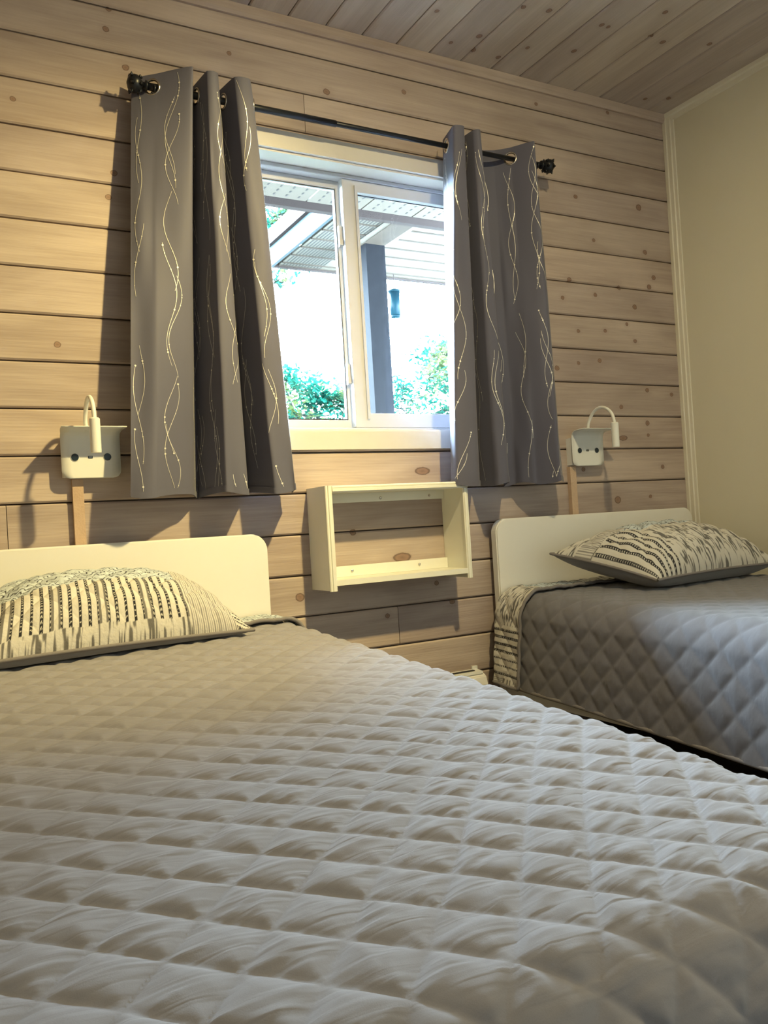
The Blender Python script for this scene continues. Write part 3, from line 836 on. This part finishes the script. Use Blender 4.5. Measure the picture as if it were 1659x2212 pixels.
LX0, LX1, RX0, RX1 = -2.90, -1.90, -1.045, -.045
make_bed(LX0, LX1, 'white single bed with rounded headboard, nearest the camera on the left', .085)
make_bed(RX0, RX1, 'white single bed with rounded headboard against the right-hand wall', 0.0)

def fold(s, Lm, r, flare):
    """distance s along the cloth over an edge at Lm -> (position, drop)"""
    a = s - (Lm - r)
    th = np.clip(a / r, 0, math.pi / 2)
    over = np.maximum(a - r * math.pi / 2, 0)
    pos = np.where(a < 0, s, Lm - r + r * np.sin(th)) + over * flare
    drop = np.where(a < 0, 0, r * (1 - np.cos(th))) + over
    return pos, drop

def cloth(x0, x1, yh, yf, dropL, dropR, dropF, step, r, xfn, fl=0.12, rf=0.10):
    """returns grid arrays U,V (cloth coords, metres) and base points"""
    Wm = x1 - x0; Lm = yh - yf
    au = r * (math.pi / 2 - 1)
    u = np.arange(-(dropL + au), Wm + dropR + au + step / 2, step)
    v = np.arange(0, Lm + dropF + rf * (math.pi / 2 - 1) + step / 2, step)
    U, V = np.meshgrid(u, v, indexing='ij')
    return U, V, Wm, Lm
def place(U, V, x0, yh, Wm, Lm, r, rf, fl, edge):
    half = Wm / 2
    du = np.abs(U - half)
    y_, dv = fold(V, Lm, rf, .03)
    e = edge(V)                               # how far the right-hand edge is moved
    pos, dd = fold(du, half, r, fl)
    X_ = x0 + half + np.sign(U - half) * (pos) + np.where(U > half, e, -e * 0.5) * np.clip(du / half, 0, 1)
    Y_ = yh - y_
    dz = np.where(np.minimum(dd, dv) < 1e-6, np.maximum(dd, dv), (dd ** 5 + dv ** 5) ** .2)
    Z_ = ztop(Y_) - dz - .030 * V * np.clip(dd / .3, 0, 1)
    # pillow-soft sag and long soft waves
    Z_ = Z_ + .004 * (vnoise(U * 6 + 3, V * 6 + 9, 5) - .5)
    hang = np.clip(np.maximum(dd, dv) - .05, 0, 1)
    X_ = X_ + np.sign(U - half) * .05 * hang * (vnoise(V * 5 + 1, V * 0 + 2.5, 8) - .45) * (dd > dv)
    X_ = np.minimum(X_, -.022)
    return np.stack([X_, Y_, Z_], -1)

def normals(P):
    n_ = np.cross(np.gradient(P, axis=0), np.gradient(P, axis=1))
    n_ /= np.linalg.norm(n_, axis=-1, keepdims=True) + 1e-12
    if n_[n_.shape[0] // 2, 5, 2] < 0: n_ = -n_
    return n_

CELL = 0.0665
def puff(U, V, H, ph=(0, 0), CELL=CELL):
    wu = U + .0035 * (vnoise(U * 14, V * 14, 21) - .5); wv = V + .0035 * (vnoise(U * 14, V * 14, 22) - .5)
    a = (wu + wv) / math.sqrt(2) / CELL + ph[0]; b_ = (wu - wv) / math.sqrt(2) / CELL + ph[1]
    sa = np.abs(np.sin(math.pi * a)); sb = np.abs(np.sin(math.pi * b_))
    h = H * np.power(np.clip(np.minimum(sa, sb) * 1.15, 0, 1), .5) * (.62 + .38 * np.sqrt(sa * sb))
    ca, cb = np.floor(a), np.floor(b_)
    rr = np.sin(ca * 12.9898 + cb * 78.233) * 43758.5453; rr = rr - np.floor(rr)
    return h * (.85 + .3 * rr), np.minimum(sa, sb), rr

def make_quilt(x0, x1, yh, yf, dl, dr, df, step, ph, edge, label, fl, r, wr_amp, mat='quilt'):
    t = empty('quilt', ((x0 + x1) / 2, (yh + yf) / 2, .5))
    tag(t, label, 'quilt', 'grey diamond-stitched quilts')
    rf = .09
    U, V, Wm, Lm = cloth(x0, x1, yh, yf, dl, dr, df, step, r, None)
    P = place(U, V, x0, yh, Wm, Lm, r, rf, fl, edge)
    nn = normals(P)
    h, seam, rr = puff(U, V, .0058, ph)
    # gathered creases inside each stitched diamond
    ang = math.radians(18)
    cu = U * math.cos(ang) - V * math.sin(ang); cv = U * math.sin(ang) + V * math.cos(ang)
    w1 = .5 - np.abs(2 * vnoise(cu * 15 + rr * 7, cv * 74 + rr * 5 + 1.5 * vnoise(cu * 20, cv * 20, 33), 31) - 1)
    w2 = .5 - np.abs(2 * vnoise(cu * 9 + 3 + rr * 3, cv * 34 + rr * 9, 32) - 1)
    h = h + np.minimum(1, seam * 2.2) * (w1 * .0026 + w2 * .0022) * wr_amp
    Q = P + nn * h[..., None]
    grid_mesh('quilt_cloth', Q, mat, t)
    # bound edge
    def bind(path):
        path = [tuple(p_) for p_ in path]
        return path
    bm = bmesh.new()
    for arr in (P[0], P[-1]):
        tube([tuple(q_) for q_ in arr[::6]], .0062, 8, bm)
    tube([tuple(q_) for q_ in P[:, -1][::6]], .0062, 8, bm)
    obj('binding', bm, 'binding', t, True)
    # head end turned back, printed side out
    bw = .14
    nv = int(bw / .0022); vb = np.linspace(0, bw, nv)
    ub = np.arange(U[0, 0], U[-1, 0], .0030)
    UB, VB = np.meshgrid(ub, vb, indexing='ij')
    PB = place(UB, VB, x0, yh, Wm, Lm, r, rf, fl, edge)
    nb = normals(PB)
    hb, sb_, _ = puff(UB, VB, .006, ph)
    PBq = PB + nb * (.0135 + hb)[..., None]
    S = UB - ub[0]; 
    col = patch_print(S, VB)
    grid_mesh('turned_back_hem', PBq, 'print', t, colors=col)
    edgep = np.concatenate([PBq[0, :], PBq[1:-1, -1], PBq[-1, ::-1]])
    obj('binding', tube([tuple(q_) for q_ in edgep[::4]], .0058, 8), 'binding', t, True)
    return t

# printed patchwork colours (linear)
CREAM = np.array([.62, .60, .55]); INK = np.array([.035, .035, .042]); GREY = np.array([.23, .22, .21]); BLUEG = np.array([.42, .47, .50])
def stripes_braid(a, b_, pitch, w):
    """braided cord lines running along b"""
    d = np.abs(((a / pitch) % 1) - .5) * pitch
    ch = ((b_ + d * 1.2) / .0085) % 1
    on = (d < w) & ~((ch < .30) & (d < w * .6))
    return on
def brush(a, b_, seed):
    n1 = vnoise(a * 300 + 5, b_ * 62, seed); n2 = vnoise(a * 150, b_ * 40 + 7, seed + 1)
    c = CREAM * np.ones(a.shape + (1,))
    k = np.clip((n1 * .6 + n2 * .5 - .58) * 8, 0, .95)[..., None]
    return c * (1 - k) + GREY * .55 * k
def waves(a, b_, seed):
    w_ = b_ + .004 * np.sin(a * 260 + 3 * np.sin(b_ * 90)) + .003 * vnoise(a * 60, b_ * 60, seed)
    d = (w_ / .0125) % 1
    c = BLUEG * 1.25 * (0.85 + .3 * vnoise(a * 90, b_ * 40, seed + 1))[..., None]
    on = (d < .26) & (vnoise(a * 45, b_ * 100, seed + 2) > .3)
    return np.where(on[..., None], INK * 1.8, np.minimum(c, .75))
def pins(a, b_):
    d = (a / .0058) % 1
    return np.where((d < .42)[..., None], GREY * 1.1, CREAM)
def patch_print(S, T):
    out = brush(T, S, 41)
    z = (S / .19).astype(int) % 4
    out = np.where((z == 3)[..., None], np.where(stripes_braid(S, T, .0245, .0036)[..., None], INK, CREAM), out)
    out = np.where((z == 2)[..., None], waves(S, T, 44), out)
    out = np.where(((S < .12) & (T < .05))[..., None], pins(S, T), out)
    m_ = (S > .022) & (S < .20)
    out = np.where(m_[..., None], np.where(stripes_braid(S, T, .0245, .0040)[..., None], INK, CREAM), out)
    return out
def left_edge(V): return -.030 - .085 * (V / 2.0)
make_quilt(-2.905, -1.862, -.064, -2.015, .24, .24, .24, .0037, (.32, .10), lambda V: -.045 * np.clip(V / 1.9, 0, 1.2) - .065 * np.clip(V / 1.9, 0, 1.2) ** 3, 'grey diamond-stitched quilt spread over the near left bed', .04, .06, 1.0)
make_quilt(-1.062, -.040, -.064, -2.015, .222, .02, .20, .0056, (.55, .2), lambda V: .0 * V, 'grey diamond-stitched quilt spread over the right-hand bed by the wall', .10, .085, .55, 'quilt_dimmed')

# ------------------------------------------------------------------ pillows
def make_pillow(FL, FR, BL_, BR_, Hu, Hd, colfn, label, name='pillow'):
    FL, FR, BL_, BR_ = [np.array(p_, float) for p_ in (FL, FR, BL_, BR_)]
    ctr = (FL + FR + BL_ + BR_) / 4
    t = empty(name, tuple(ctr)); tag(t, label, 'pillow', 'patchwork pillows')
    W_ = np.linalg.norm(FR - FL); D_ = np.linalg.norm(BL_ - FL)
    nrm = np.cross(FR - FL, BL_ - FL); nrm /= np.linalg.norm(nrm)
    def surf(s, t_, H):
        a, b_ = 2 * s - 1, 2 * t_ - 1
        s2 = .5 + (s - .5) * (1 - .075 * (1 - b_ ** 2)); t2 = .5 + (t_ - .5) * (1 - .09 * (1 - a ** 2))
        P = (FL * ((1 - s2) * (1 - t2))[..., None] + FR * (s2 * (1 - t2))[..., None] + BL_ * ((1 - s2) * t2)[..., None] + BR_ * (s2 * t2)[..., None])
        bulge = (np.clip(1 - np.abs(a) ** 2.6, 0, 1) ** .62) * (np.clip(1 - np.abs(b_) ** 2.6, 0, 1) ** .62)
        return P, H * bulge
    st = .0017
    S, T = np.meshgrid(np.linspace(0, 1, int(W_ / st)), np.linspace(0, 1, int(D_ / st)), indexing='ij')
    P, h = surf(S, T, Hu)
    U, V = S * W_, T * D_
    q, seam, rr = puff(U, V, .0095, (.2, .4), .072)
    em = np.clip(np.minimum.reduce([S, 1 - S, T, 1 - T]) * 12, 0, 1)
    cr1 = (vnoise(U * 30, V * 90, 51) - .5) * .0022 + (vnoise(U * 70, V * 30, 52) - .5) * .0016
    P = P + nrm * (h + (q + cr1) * em)[..., None]
    grid_mesh('sham_front', P, 'print', t, colors=colfn(U, V, W_, D_))
    S2, T2 = np.meshgrid(np.linspace(0, 1, 120), np.linspace(0, 1, 80), indexing='ij')
    Pd, hd = surf(S2, T2, Hd)
    hd = Hd * (np.clip(1 - np.abs(2 * S2 - 1) ** 4, 0, 1) * np.clip(1 - np.abs(2 * T2 - 1) ** 4, 0, 1)) ** .5
    Pd = Pd - nrm * (hd + .003 * (vnoise(S2 * 14, T2 * 9, 61) - .5) * (hd > .01))[..., None]
    # lie on the bed: never below the quilt
    Pd[..., 2] = np.maximum(Pd[..., 2], ztop(Pd[..., 1]) + .011)
    grid_mesh('sham_back', Pd, 'sham_back', t, flip=True)
    e = np.linspace(0, 1, 70)
    z0, o1 = np.zeros_like(e), np.ones_like(e)
    loop = np.concatenate([surf(e, z0, 0)[0], surf(o1, e, 0)[0][1:], surf(e[::-1], o1, 0)[0][1:], surf(z0, e[::-1], 0)[0][1:]])
    obj('piping', tube([tuple(q_) for q_ in loop], .0048, 8, caps=False), 'binding', t, True)
    return t

def col_left(U, V, W_, D_):
    c = waves(U, V, 71)
    band = (V > .018) & (V < .150)
    cream = CREAM * np.ones(U.shape + (1,))
    br = stripes_braid(U, V, .0225, .0040)
    grp = ((U + .012) / .1125) % 1          # every fifth line is a solid grey bar
    bar = (grp > .80)
    solid = (np.abs(((U / .0225) % 1) - .5) * .0225 < .0058)
    b1 = np.where(br[..., None], INK * .7, cream)
    b1 = np.where(bar[..., None], np.where(solid[..., None], GREY * .75, cream), b1)
    c = np.where(band[..., None], b1, c)
    c = np.where((V <= .018)[..., None], brush(U, V, 73), c)
    r0 = W_ * .765
    right = (U > r0)
    c = np.where(right[..., None], pins(U, V), c)
    corner = (U > W_ - .045) & (V < .045)
    c = np.where(corner[..., None], np.where(stripes_braid(V + .3 * U, U, .014, .003)[..., None], INK, CREAM), c)
    return c
def col_right(U, V, W_, D_):
    c = brush(U * .9 + V * .25, V, 83)
    c = np.where(((V > .205) & (U < .42))[..., None], waves(U, V, 85), c)
    c = np.where(((V > .205) & (U >= .42))[..., None], pins(V + .2 * U, U), c)
    c = np.where(((U < .11) & (V > .24))[..., None], brush(V, U, 86), c)
    fan = (U < .145) & (V > .13) & (V < .25)
    bl = (U < .15) & (V <= .25)
    c = np.where(bl[..., None], np.where(stripes_braid(U + .002, V, .0245, .0046)[..., None], INK, CREAM), c)
    c = np.where(((U < .15) & (V > .255) & (V < .31))[..., None], pins(U, V), c)
    return c
make_pillow((-2.76, -.475, .562), (-2.065, -.355, .553), (-2.74, -.085, .660), (-2.115, -.085, .630), .125, .055, col_left, 'patchwork pillow with braided stripes on the left bed')
make_pillow((-.735, -.490, .572), (-.075, -.455, .580), (-.885, -.150, .668), (-.120, -.095, .668), .125, .07, col_right, 'patchwork pillow with dark piping on the right-hand bed')
